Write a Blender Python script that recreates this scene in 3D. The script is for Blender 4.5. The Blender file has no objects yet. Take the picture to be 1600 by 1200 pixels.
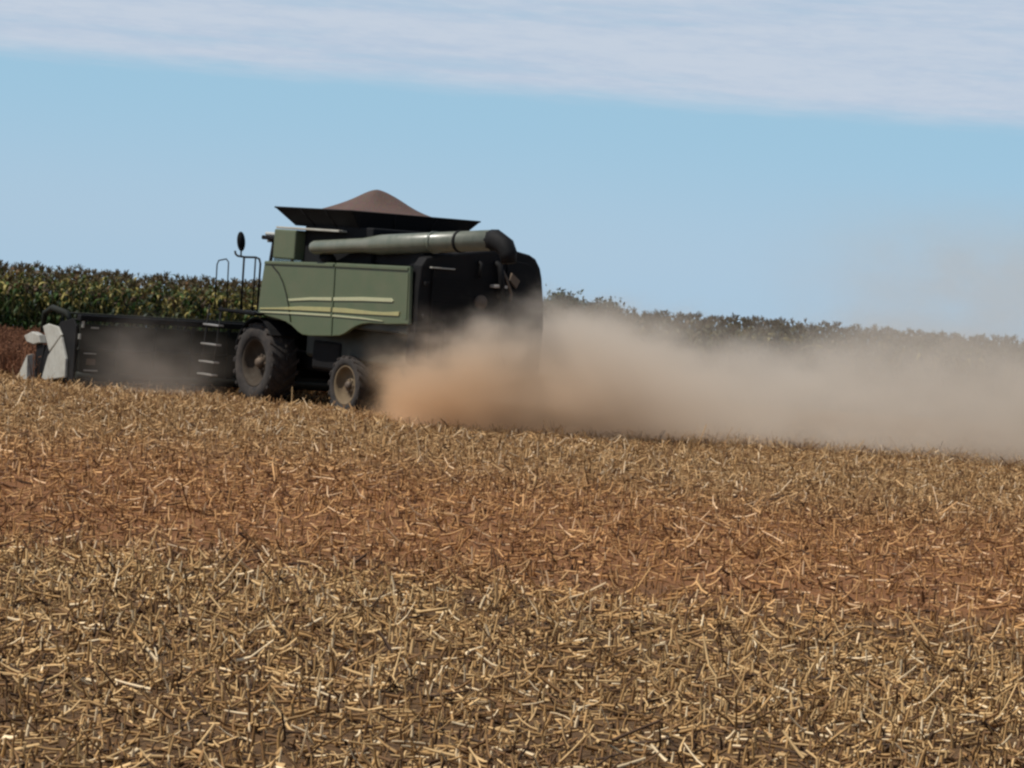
import bpy, bmesh, math, random
import numpy as np
from mathutils import Vector, Matrix

sc = bpy.context.scene
col = sc.collection
R = math.radians
rnd = random.Random(7)
rng = np.random.default_rng(11)

# ------------------------------------------------------------------ camera
cam_d = bpy.data.cameras.new('camera'); cam = bpy.data.objects.new('camera', cam_d); col.objects.link(cam)
F_PX = 4420.0
cam_d.sensor_width = 36.0
cam_d.lens = 36.0 * F_PX / 1600.0
cam_d.clip_start = 0.5; cam_d.clip_end = 12000
ROLL = R(4.3); PITCH = -math.atan((600 - 415) * math.cos(ROLL) / F_PX)
fw = Vector((0, math.cos(PITCH), math.sin(PITCH))); r0 = Vector((1, 0, 0)); u0 = r0.cross(fw)
rr = r0 * math.cos(ROLL) + u0 * math.sin(ROLL); uu = u0 * math.cos(ROLL) - r0 * math.sin(ROLL)
cam.matrix_world = Matrix(((rr.x, uu.x, -fw.x, 0), (rr.y, uu.y, -fw.y, 0), (rr.z, uu.z, -fw.z, 3.5), (0, 0, 0, 1)))
sc.camera = cam

# ------------------------------------------------------------------ light
SUN_EL, SUN_AZ = R(57), math.atan2(-0.95, -0.22)      # azimuth clockwise from +Y
sv = Vector((math.sin(SUN_AZ) * math.cos(SUN_EL), math.cos(SUN_AZ) * math.cos(SUN_EL), math.sin(SUN_EL)))
sun_d = bpy.data.lights.new('sun', 'SUN'); sun_d.energy = 4.4; sun_d.angle = R(0.5); sun_d.color = (1, 0.95, 0.87)
sun = bpy.data.objects.new('sun', sun_d); col.objects.link(sun)
sun.rotation_euler = (-sv).to_track_quat('-Z', 'Y').to_euler()

sc.view_settings.view_transform = 'Standard'; sc.view_settings.look = 'None'
sc.view_settings.gamma = 1.0; sc.view_settings.use_curve_mapping = False
sc.view_settings.exposure = 0.2
sc.cycles.use_denoising = True
sc.cycles.filter_width = 2.5
sc.cycles.volume_bounces = 3
sc.cycles.volume_step_rate = 1.0
sc.cycles.volume_max_steps = 160
sc.cycles.max_bounces = 5
sc.cycles.transparent_max_bounces = 8


class NT:
    """small helper to write node math in a readable way"""
    def __init__(self, nt): self.t = nt
    def n(self, kind, **kw):
        x = self.t.nodes.new(kind)
        for k, v in kw.items(): setattr(x, k, v)
        return x
    def l(self, a, b): self.t.links.new(a, b)
    def put(self, sock, v):
        if hasattr(v, 'is_linked') or isinstance(v, bpy.types.NodeSocket): self.l(v, sock)
        else: sock.default_value = v
    def m(self, op, a, b=0.0, c=None):
        x = self.n('ShaderNodeMath', operation=op)
        self.put(x.inputs[0], a); self.put(x.inputs[1], b)
        if c is not None: self.put(x.inputs[2], c)
        return x.outputs[0]
    def smooth(self, v, lo, hi, a=0.0, b=1.0):
        x = self.n('ShaderNodeMapRange', interpolation_type='SMOOTHSTEP')
        self.put(x.inputs['Value'], v); self.put(x.inputs['From Min'], lo); self.put(x.inputs['From Max'], hi)
        x.inputs['To Min'].default_value = a; x.inputs['To Max'].default_value = b
        return x.outputs[0]
    def mix(self, f, a, b, blend='MIX'):
        x = self.n('ShaderNodeMix', data_type='RGBA', blend_type=blend)
        self.put(x.inputs[0], f)
        self.put(x.inputs[6], a if not isinstance(a, tuple) else (*a, 1)[:4])
        self.put(x.inputs[7], b if not isinstance(b, tuple) else (*b, 1)[:4])
        return x.outputs[2]
    def noise(self, vec, scale, detail=3, rough=0.55):
        x = self.n('ShaderNodeTexNoise'); self.l(vec, x.inputs['Vector'])
        x.inputs['Scale'].default_value = scale; x.inputs['Detail'].default_value = detail
        x.inputs['Roughness'].default_value = rough
        return x.outputs['Fac']
    def mapping(self, vec, scale=(1, 1, 1), loc=(0, 0, 0)):
        x = self.n('ShaderNodeMapping'); self.l(vec, x.inputs[0])
        x.inputs['Scale'].default_value = scale; x.inputs['Location'].default_value = loc
        return x.outputs[0]


# ------------------------------------------------------------------ sky (world)
world = bpy.data.worlds.new('World'); sc.world = world; world.use_nodes = True
w = NT(world.node_tree); world.node_tree.nodes.clear()
tc = w.n('ShaderNodeTexCoord')
sky = w.n('ShaderNodeTexSky', sky_type='NISHITA', sun_disc=False)
sky.sun_elevation = SUN_EL; sky.sun_rotation = SUN_AZ
sky.air_density = 1.0; sky.dust_density = 0.4; sky.ozone_density = 2.0
sep = w.n('ShaderNodeSeparateXYZ'); w.l(tc.outputs['Generated'], sep.inputs[0])
z = sep.outputs[2]
# clear, slightly milky blue low in the sky, going over into the sky model higher up
low = w.mix(w.smooth(z, 0.0, 0.060), (5.1, 7.2, 9.2), (4.15, 7.0, 9.3))
base = w.mix(w.smooth(z, 0.02, 0.35, 0.93, 0.0), sky.outputs[0], low)
cv = w.mapping(tc.outputs['Generated'], (7, 7, 95))
n1 = w.noise(cv, 1.0, 5, 0.6)
cv2 = w.mapping(tc.outputs['Generated'], (30, 30, 330), (3, 1, 0))
n2 = w.noise(cv2, 1.0, 4, 0.6)
cv3 = w.mapping(tc.outputs['Generated'], (70, 70, 420), (9, 4, 2))
n3 = w.noise(cv3, 1.0, 5, 0.65)
edge = w.m('ADD', z, w.m('MULTIPLY', w.m('SUBTRACT', n2, 0.5), 0.006))
mask = w.smooth(edge, 0.0570, 0.0672)
mask = w.m('MULTIPLY', mask, w.smooth(w.m('ADD', w.m('MULTIPLY', n1, 0.7), w.m('MULTIPLY', n2, 0.3)), 0.30, 0.52, 0.62, 0.97))
mask = w.m('MULTIPLY', mask, w.smooth(z, 0.14, 0.45, 1.0, 0.25))
cloud = w.mix(w.smooth(w.m('ADD', w.m('MULTIPLY', n1, 0.55), w.m('MULTIPLY', n3, 0.45)), 0.36, 0.62), (6.0, 7.15, 8.8), (6.9, 7.8, 9.1))
skyc = w.mix(mask, base, cloud)
bg = w.n('ShaderNodeBackground'); bg.inputs['Strength'].default_value = 0.07
out = w.n('ShaderNodeOutputWorld')
w.l(skyc, bg.inputs[0]); w.l(bg.outputs[0], out.inputs[0])


# ------------------------------------------------------------------ materials
def new_mat(name):
    m = bpy.data.materials.new(name); m.use_nodes = True
    nt = NT(m.node_tree)
    bs = m.node_tree.nodes['Principled BSDF']
    return m, nt, bs

def paint(name, c, rough=0.5, metal=0.0, dust=0.25, dustc=(0.20, 0.14, 0.09), scale=3.0, bump=0.0, spec=0.5):
    """painted / dusty machine surface: base colour with patches of settled field dust"""
    m, nt, bs = new_mat(name)
    t = nt.n('ShaderNodeTexCoord').outputs['Object']
    a = nt.noise(t, scale, 5, 0.65)
    b = nt.noise(nt.mapping(t, (1, 1, 0.25)), scale * 4, 3, 0.6)
    f = nt.m('MULTIPLY', nt.smooth(nt.m('ADD', nt.m('MULTIPLY', a, 0.65), nt.m('MULTIPLY', b, 0.35)), 0.32, 0.72), dust)
    nt.l(nt.mix(f, c, dustc), bs.inputs['Base Color'])
    nt.put(bs.inputs['Roughness'], nt.m('ADD', rough, nt.m('MULTIPLY', f, 0.4)))
    bs.inputs['Metallic'].default_value = metal
    bs.inputs['Specular IOR Level'].default_value = spec
    if bump:
        bp = nt.n('ShaderNodeBump'); bp.inputs['Strength'].default_value = bump; bp.inputs['Distance'].default_value = 0.02
        nt.l(a, bp.inputs['Height']); nt.l(bp.outputs[0], bs.inputs['Normal'])
    return m

M = {}
M['green'] = paint('green_paint', (0.072, 0.096, 0.048), 0.38, 0, 0.5, (0.120, 0.118, 0.072), 2.2)
M['dark_green'] = paint('dark_green_paint', (0.010, 0.015, 0.009), 0.55, 0, 0.3, (0.04, 0.032, 0.022))
M['header_green'] = paint('header_paint', (0.007, 0.010, 0.007), 0.7, 0, 0.4, (0.022, 0.019, 0.014), spec=0.25)
M['black'] = paint('black_steel', (0.004, 0.004, 0.0045), 0.7, 0, 0.25, (0.014, 0.011, 0.009), spec=0.2)
M['black_sheet'] = paint('black_rubber_sheet', (0.004, 0.0045, 0.0055), 0.8, 0, 0.12, (0.015, 0.013, 0.011), spec=0.2)
M['auger'] = paint('auger_paint', (0.10, 0.115, 0.085), 0.28, 0.0, 0.5, (0.20, 0.19, 0.155), 2.5)
M['yellow'] = paint('yellow_decal', (0.32, 0.30, 0.13), 0.5, 0, 0.6, (0.24, 0.21, 0.12), 5)
M['cream'] = paint('pale_decal', (0.37, 0.38, 0.23), 0.5, 0, 0.5, (0.30, 0.27, 0.18), 5)
M['tyre'] = paint('tyre_rubber', (0.012, 0.011, 0.011), 0.95, 0, 0.75, (0.060, 0.047, 0.038), 5, 0.2)
M['rim'] = paint('shaded_rim_paint', (0.038, 0.027, 0.015), 0.8, 0, 0.85, (0.034, 0.023, 0.016), 4)  # front rims: shade under fender and platform put into the darker colour
M['rear_rim'] = paint('lit_rim_paint', (0.14, 0.10, 0.05), 0.8, 0, 0.8, (0.11, 0.075, 0.05), 4)  # rear rims: lit copy of the rim colour, without the painted shade
M['hub'] = paint('hub_steel', (0.08, 0.06, 0.045), 0.6, 0.3, 0.6)
M['pale'] = paint('pale_sheet_metal', (0.38, 0.375, 0.33), 0.5, 0, 0.6, (0.19, 0.165, 0.13), 4)
M['steel'] = paint('bare_steel', (0.34, 0.33, 0.31), 0.4, 0.5, 0.5, (0.26, 0.21, 0.15), 5)
M['roof'] = paint('cab_roof_paint', (0.42, 0.44, 0.42), 0.4, 0, 0.3)
M['lamp'] = paint('lamp_glass', (0.40, 0.37, 0.33), 0.2, 0, 0.3)
M['red'] = paint('red_reflector', (0.35, 0.03, 0.02), 0.3, 0, 0.3)
m, nt, bs = new_mat('cab_glass')
bs.inputs['Base Color'].default_value = (0.35, 0.42, 0.42, 1); bs.inputs['Roughness'].default_value = 0.05
bs.inputs['Transmission Weight'].default_value = 0.85; bs.inputs['IOR'].default_value = 1.1
M['glass'] = m
m, nt, bs = new_mat('mirror_glass')
bs.inputs['Base Color'].default_value = (0.5, 0.52, 0.55, 1); bs.inputs['Metallic'].default_value = 1.0; bs.inputs['Roughness'].default_value = 0.08
M['mirror'] = m
# soybeans in the heap
m, nt, bs = new_mat('soybean_grain')
t = nt.n('ShaderNodeTexCoord').outputs['Object']
v = nt.n('ShaderNodeTexVoronoi'); nt.l(t, v.inputs['Vector']); v.inputs['Scale'].default_value = 38
pc = nt.mix(nt.noise(t, 1.6, 4), (0.055, 0.030, 0.022), (0.095, 0.052, 0.036))
nt.l(nt.mix(0.3, pc, v.outputs['Color'], 'SOFT_LIGHT'), bs.inputs['Base Color'])
bs.inputs['Roughness'].default_value = 0.8
bp = nt.n('ShaderNodeBump'); bp.inputs['Strength'].default_value = 0.6; bp.inputs['Distance'].default_value = 0.02
nt.l(v.outputs['Distance'], bp.inputs['Height']); nt.l(bp.outputs[0], bs.inputs['Normal'])
M['grain'] = m


def attr_mat(name, rough=0.75, transl=0.0):
    m, nt, bs = new_mat(name)
    a = nt.n('ShaderNodeAttribute'); a.attribute_name = 'Col'
    nt.l(a.outputs['Color'], bs.inputs['Base Color']); bs.inputs['Roughness'].default_value = rough
    bs.inputs['Specular IOR Level'].default_value = 0.3
    if transl:
        tr = nt.n('ShaderNodeBsdfTranslucent'); nt.l(a.outputs['Color'], tr.inputs[0])
        mx = nt.n('ShaderNodeMixShader'); mx.inputs[0].default_value = transl
        o = m.node_tree.nodes['Material Output']
        nt.l(bs.outputs[0], mx.inputs[1]); nt.l(tr.outputs[0], mx.inputs[2]); nt.l(mx.outputs[0], o.inputs[0])
    return m
M['straw'] = attr_mat('dry_straw', 0.7, 0.12)
M['leaf'] = attr_mat('maize_leaf', 0.6, 0.25)
M['bean'] = attr_mat('dry_bean_stems', 0.8, 0.1)
M['foliage'] = attr_mat('dark_foliage', 0.7, 0.15)
M['bark'] = paint('bark', (0.09, 0.07, 0.05), 0.9, 0, 0.3)


# ------------------------------------------------------------------ object helpers
def tag(o, label=None, cat=None, group=None, kind=None):
    if label: o['label'] = label
    if cat: o['category'] = cat
    if group: o['group'] = group
    if kind: o['kind'] = kind
    return o

def empty(name, loc, rz=0.0):
    o = bpy.data.objects.new(name, None); col.objects.link(o)
    o.location = loc; o.rotation_euler = (0, 0, rz); o.empty_display_size = 0.3
    return o

def np_mesh(name, verts, faces, mat, colors=None, smooth=False, parent=None):
    """verts (n,3), faces (m,k) arrays -> one mesh object"""
    me = bpy.data.meshes.new(name)
    verts = np.ascontiguousarray(verts, np.float32); faces = np.ascontiguousarray(faces, np.int32)
    k = faces.shape[1]
    me.vertices.add(len(verts)); me.vertices.foreach_set('co', verts.ravel())
    me.loops.add(faces.size); me.loops.foreach_set('vertex_index', faces.ravel())
    me.polygons.add(len(faces))
    me.polygons.foreach_set('loop_start', np.arange(0, faces.size, k, dtype=np.int32))
    if smooth: me.polygons.foreach_set('use_smooth', np.ones(len(faces), bool))
    me.update(calc_edges=True)
    if colors is not None:
        ca = me.color_attributes.new('Col', 'FLOAT_COLOR', 'POINT')
        ca.data.foreach_set('color', np.ascontiguousarray(np.c_[colors, np.ones(len(colors))], np.float32).ravel())
    me.materials.append(mat)
    o = bpy.data.objects.new(name, me); col.objects.link(o)
    if parent: o.parent = parent
    return o


class MB:
    """collects shapes into one bmesh"""
    def __init__(self): self.b = bmesh.new()
    def _merge(self, t):
        me = bpy.data.meshes.new('tmp'); t.to_mesh(me); t.free(); self.b.from_mesh(me); bpy.data.meshes.remove(me)
    def box(self, x0, x1, y0, y1, z0, z1, bev=0.0, seg=2):
        t = bmesh.new(); bmesh.ops.create_cube(t, size=1)
        for v in t.verts:
            v.co = Vector(((x0 + x1) / 2 + v.co.x * (x1 - x0), (y0 + y1) / 2 + v.co.y * (y1 - y0), (z0 + z1) / 2 + v.co.z * (z1 - z0)))
        if bev: bmesh.ops.bevel(t, geom=t.edges[:], offset=bev, segments=seg, affect='EDGES', profile=0.5)
        self._merge(t); return self
    def prism(self, pts, axis, a, b, bev=0.0):
        """polygon of 2D points swept along axis ('x': pts are y,z; 'y': pts are x,z; 'z': pts are x,y)"""
        t = bmesh.new()
        def P(p, d):
            return {'x': (d, p[0], p[1]), 'y': (p[0], d, p[1]), 'z': (p[0], p[1], d)}[axis]
        lo = [t.verts.new(P(p, a)) for p in pts]; hi = [t.verts.new(P(p, b)) for p in pts]
        n = len(pts)
        caps = [t.faces.new(lo), t.faces.new(list(reversed(hi)))]
        for i in range(n): t.faces.new((lo[i], hi[i], hi[(i + 1) % n], lo[(i + 1) % n]))
        bmesh.ops.recalc_face_normals(t, faces=t.faces[:])
        if bev:
            es = [e for f in caps for e in f.edges]
            bmesh.ops.bevel(t, geom=es, offset=bev, segments=2, affect='EDGES', profile=0.5)
        bmesh.ops.triangulate(t, faces=[f for f in t.faces if len(f.verts) > 4])
        self._merge(t); return self
    def tube(self, path, rad, n=10, cap=True):
        path = [Vector(p) for p in path]
        rs = rad if isinstance(rad, (list, tuple)) else [rad] * len(path)
        t = bmesh.new(); rings = []; up = None
        for i, p in enumerate(path):
            d = (path[min(i + 1, len(path) - 1)] - path[max(i - 1, 0)]).normalized()
            if up is None:
                up = Vector((0, 0, 1)) if abs(d.z) < 0.9 else Vector((1, 0, 0))
            s = d.cross(up).normalized(); up = s.cross(d).normalized()
            rings.append([t.verts.new(p + (s * math.cos(2 * math.pi * k / n) + up * math.sin(2 * math.pi * k / n)) * rs[i]) for k in range(n)])
        for a, b in zip(rings, rings[1:]):
            for k in range(n):
                f = t.faces.new((a[k], a[(k + 1) % n], b[(k + 1) % n], b[k])); f.smooth = True
        if cap: t.faces.new(list(reversed(rings[0]))); t.faces.new(rings[-1])
        bmesh.ops.recalc_face_normals(t, faces=t.faces[:])
        self._merge(t); return self
    def lathe_y(self, prof, n=40, c=(0, 0, 0), smooth=True, closed=False):
        """profile of (radius, y) turned about the Y axis"""
        t = bmesh.new(); rings = []
        for r, y in prof:
            rings.append([t.verts.new((c[0] + r * math.cos(2 * math.pi * k / n), c[1] + y, c[2] + r * math.sin(2 * math.pi * k / n))) for k in range(n)])
        prs = list(zip(rings, rings[1:])) + ([(rings[-1], rings[0])] if closed else [])
        for a, b in prs:
            for k in range(n):
                f = t.faces.new((a[k], a[(k + 1) % n], b[(k + 1) % n], b[k])); f.smooth = smooth
        if not closed:
            if prof[0][0] > 1e-3: t.faces.new(rings[0])
            if prof[-1][0] > 1e-3: t.faces.new(rings[-1])
        bmesh.ops.recalc_face_normals(t, faces=t.faces[:])
        self._merge(t); return self
    def quad(self, *ps):
        self.b.faces.new([self.b.verts.new(p) for p in ps]); return self
    def build(self, name, mat, parent=None):
        me = bpy.data.meshes.new(name); self.b.to_mesh(me); self.b.free()
        me.materials.append(mat)
        o = bpy.data.objects.new(name, me); col.objects.link(o)
        if parent: o.parent = parent
        return o


# ------------------------------------------------------------------ ground
def sstep(a, b, x):
    t = np.clip((x - a) / (b - a), 0, 1); return t * t * (3 - 2 * t)
def ground_z(x, y):
    x = np.asarray(x, float); y = np.asarray(y, float)
    g = -0.12 * sstep(61.8, 65.5, y) + 0.22 * sstep(72, 79, y)
    g = g - 0.035 * np.clip(y - 92, 0, None)
    b = 0.014 * np.sin(x * 2.1 + 0.7 * y) * np.sin(y * 1.7 - 0.4 * x) + 0.010 * np.sin(x * 5.3 + y * 3.1) * np.sin(y * 4.7 - x * 2.9)
    # shallow wheel rut crossing the bare strip on the right
    ln = 34.3 - 0.78 * (x - 1.4) + 0.25 * np.sin(x * 1.3); rut = np.exp(-((y - ln) / 0.22) ** 2) * sstep(0.4, 1.6, x) * (1 - sstep(4.6, 6.5, x))
    return g + b * (1 - sstep(60, 80, y)) - 0.07 * rut
ys = np.r_[np.arange(-10, 12, 2.0), np.arange(12, 80, 0.22), np.arange(80, 120, 2.0), np.geomspace(120, 5000, 25)]
xs_ = np.r_[-np.geomspace(3000, 26, 20), np.arange(-25, 25.01, 0.25), np.geomspace(26, 3000, 20)]
gx, gy = np.meshgrid(xs_, ys); gz = ground_z(gx, gy)
ny, nx = gx.shape
idx = np.arange(ny * nx).reshape(ny, nx)
fc = np.stack([idx[:-1, :-1], idx[:-1, 1:], idx[1:, 1:], idx[1:, :-1]], -1).reshape(-1, 4)
m, nt, bs = new_mat('field_soil')
t = nt.n('ShaderNodeTexCoord').outputs['Object']
sp = nt.n('ShaderNodeSeparateXYZ'); nt.l(t, sp.inputs[0])
big = nt.noise(nt.mapping(t, (0.25, 0.6, 1)), 1.0, 3)
yy = nt.m('ADD', sp.outputs[1], nt.m('MULTIPLY', nt.m('SUBTRACT', big, 0.5), 7.0))
band = nt.m('MULTIPLY', nt.smooth(yy, 29.0, 33.0), nt.smooth(yy, 41, 51, 1, 0))
mid = nt.noise(t, 1.3, 4); fine = nt.noise(t, 14, 5, 0.7)
dull = nt.mix(mid, (0.092, 0.053, 0.025), (0.150, 0.086, 0.040))
far = nt.mix(mid, (0.205, 0.112, 0.047), (0.260, 0.148, 0.064))
dull = nt.mix(nt.smooth(yy, 42, 52), dull, far)
red = nt.mix(mid, (0.215, 0.092, 0.036), (0.270, 0.120, 0.048))
c = nt.mix(nt.m('MULTIPLY', band, 0.9), dull, red)
c = nt.mix(nt.smooth(fine, 0.3, 0.75), c, nt.mix(0.5, c, (0.06, 0.035, 0.02)))
nt.l(c, bs.inputs['Base Color']); bs.inputs['Roughness'].default_value = 0.95; bs.inputs['Specular IOR Level'].default_value = 0.15
bp = nt.n('ShaderNodeBump'); bp.inputs['Strength'].default_value = 0.9; bp.inputs['Distance'].default_value = 0.05
nt.l(fine, bp.inputs['Height']); nt.l(bp.outputs[0], bs.inputs['Normal'])
g = np_mesh('ground', np.stack([gx, gy, gz], -1).reshape(-1, 3), fc, m, smooth=True)
tag(g, kind='structure')


# ------------------------------------------------------------------ straw litter and stubble
def sticks(n_seg, base, dirv, length, rad, curl, colr, lift):
    """many thin bent three-sided stems; arrays over pieces"""
    N = len(length); S = n_seg + 1
    d = dirv / np.linalg.norm(dirv, axis=1, keepdims=True)
    aux = rng.normal(size=(N, 3)); side = np.cross(d, aux); side /= np.linalg.norm(side, axis=1, keepdims=True)
    nrm = np.cross(d, side)
    V = np.zeros((N, S, 3, 3), np.float32)
    for s in range(S):
        tt = s / n_seg
        p = base + d * (length * tt)[:, None] + side * (curl * length * (tt * tt))[:, None]
        p[:, 2] = np.maximum(p[:, 2], lift)
        rs = rad * (1.0 - 0.35 * tt)
        for k in range(3):
            an = 2 * math.pi * k / 3
            V[:, s, k] = p + side * (rs * math.cos(an))[:, None] + nrm * (rs * math.sin(an))[:, None]
    off = (np.arange(N) * S * 3)[:, None]
    fl = []
    for s in range(n_seg):
        for k in range(3):
            k2 = (k + 1) % 3
            fl.append(np.stack([s * 3 + k, s * 3 + k2, (s + 1) * 3 + k2, (s + 1) * 3 + k]))
    fl = np.array(fl)
    Fc = (off[:, :, None] + fl[None]).reshape(-1, 4)
    C = np.repeat(colr, S * 3, axis=0)
    return V.reshape(-1, 3), Fc, C

PAL = np.array([[0.43, 0.255, 0.100], [0.60, 0.395, 0.180], [0.27, 0.145, 0.054], [0.150, 0.076, 0.030], [0.80, 0.62, 0.38], [0.060, 0.030, 0.013]])
def scatter(dens, y0, y1, p_pal, coarse=False):
    ymid = (y0 + y1) / 2; hw = 0.195 * y1 + 4.5
    n = int(dens * 2 * hw * (y1 - y0))
    y = rng.uniform(y0, y1, n); x = rng.uniform(-hw, hw, n)
    keep = np.abs(x) < 0.195 * y + 4.5
    # patchy: more litter in windrow patches, less on the bare red strip
    pat = 0.5 + 0.5 * np.sin(x * 0.9 + 1.3 * np.sin(y * 0.7)) * np.sin(y * 1.1 + 0.8 * np.sin(x * 0.6))
    bandf = sstep(28, 33, y + 1.6 * np.sin(x * 0.35) + rng.normal(0, .8, n)) * (1 - sstep(41, 52, y + 1.6 * np.sin(x * 0.35) + rng.normal(0, 1.5, n)))
    ln = 34.3 - 0.78 * (x - 1.4) + 0.25 * np.sin(x * 1.3)
    keep &= ~((np.abs(y - ln) < 0.22) & (x > 0.9) & (x < 5.6) & (rng.random(n) < 0.75))
    keep &= rng.random(n) < (0.62 + 0.38 * pat) * (1 - (0.25 if coarse else 0.60) * bandf)
    x, y = x[keep], y[keep]; n = len(x); bandf = bandf[keep]
    up = rng.random(n) < 0.42
    az = rng.uniform(0, 2 * math.pi, n)
    el = np.where(up, rng.normal(1.48, 0.09, n), rng.normal(0.05, 0.08, n))
    d = np.stack([np.cos(az) * np.cos(el), np.sin(az) * np.cos(el), np.sin(el)], 1)
    L = np.where(up, rng.gamma(5, 0.014, n) + 0.02, rng.gamma(3.5, 0.036, n) + 0.05)
    L = np.minimum(L, 0.27)
    if coarse: L = np.where(up, rng.uniform(0.11, 0.22, n), rng.uniform(0.16, 0.36, n))
    r = rng.uniform(0.0080, 0.0185, n) * np.where(rng.random(n) < 0.08, 1.5, 1.0)
    if coarse: r = rng.uniform(0.012, 0.020, n)
    curl = rng.normal(0, 0.55, n) * np.where(up, 0.45, 1.0)
    gzv = ground_z(x, y)
    base = np.stack([x, y, gzv + np.where(up, -0.01, rng.uniform(0.0, 0.05, n))], 1)
    ci = rng.choice(len(PAL), n, p=p_pal)
    cc = PAL[ci] * rng.uniform(0.68, 1.12, (n, 1)) * np.array([1, 0.98, 1.02])
    cc = np.where((y < 31)[:, None], cc * np.array([1.08, 1.10, 1.06]), cc)
    cc = cc * (1 - 0.55 * bandf[:, None]) + cc * np.array([1.05, 0.80, 0.62]) * (0.55 * bandf[:, None])
    return sticks(3 if y1 < 36 else 2, base, d, L, r, curl, cc, gzv - 0.01)
parts = [scatter(185, 14, 24, [.28, .22, .18, .17, .07, .08]), scatter(180, 24, 32, [.28, .22, .20, .18, .06, .06]),
         scatter(170, 32, 46, [.30, .20, .26, .18, .025, .035]), scatter(110, 46, 72, [.34, .24, .24, .13, .03, .02]),
         scatter(12, 22, 36, [.30, .40, .05, .05, .20, .0], True), scatter(15, 36, 72, [.32, .42, .06, .04, .16, .0], True)]
off = 0; VV, FF, CC = [], [], []
for v_, f_, c_ in parts:
    VV.append(v_); FF.append(f_ + off); CC.append(c_); off += len(v_)
o = np_mesh('straw_stubble', np.concatenate(VV), np.concatenate(FF), M['straw'], np.concatenate(CC))
tag(o, 'cut stubble and scattered pale straw covering the harvested field', 'stubble', kind='stuff')

# ------------------------------------------------------------------ combine harvester (X forward, Y to its left, Z up)
ANG = R(55)
CO = Vector((-4.65, 66.95, -0.12))
comb = empty('combine_harvester', CO, math.pi - ANG)
tag(comb, 'green combine harvester with yellow stripes cutting beans, seen from its left rear', 'combine harvester')

# --- hull and chassis
MB().box(-6.35, -0.3, -1.6, 1.6, 1.95, 3.30, 0.05).box(-5.9, -1.6, -1.3, 1.3, 1.2, 2.0, 0.08).build('hull', M['dark_green'], comb)
ch = MB()
ch.box(-4.9, 1.0, -0.75, 0.75, 0.85, 1.25, 0.05).box(-0.35, 0.35, -1.0, 1.0, 0.62, 1.15, 0.06)
ch.tube([(-3.73, -1.1, 0.62), (-3.73, 1.1, 0.62)], 0.13, 10).tube([(0, -1.15, 0.83), (0, 1.15, 0.83)], 0.2, 12)
ch.box(-3.2, -2.0, 0.7, 1.35, 0.95, 1.6, 0.06).tube([(-3.3, 1.2, 1.5), (-3.6, 1.15, 0.75)], 0.06)
ch.build('chassis', M['black'], comb)

def rounded(pts, it=2):
    for _ in range(it):
        q = []
        for i in range(len(pts)):
            a, b = pts[i], pts[(i + 1) % len(pts)]
            q += [(a[0] * .82 + b[0] * .18, a[1] * .82 + b[1] * .18), (a[0] * .18 + b[0] * .82, a[1] * .18 + b[1] * .82)]
        pts = q
    return pts

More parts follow.
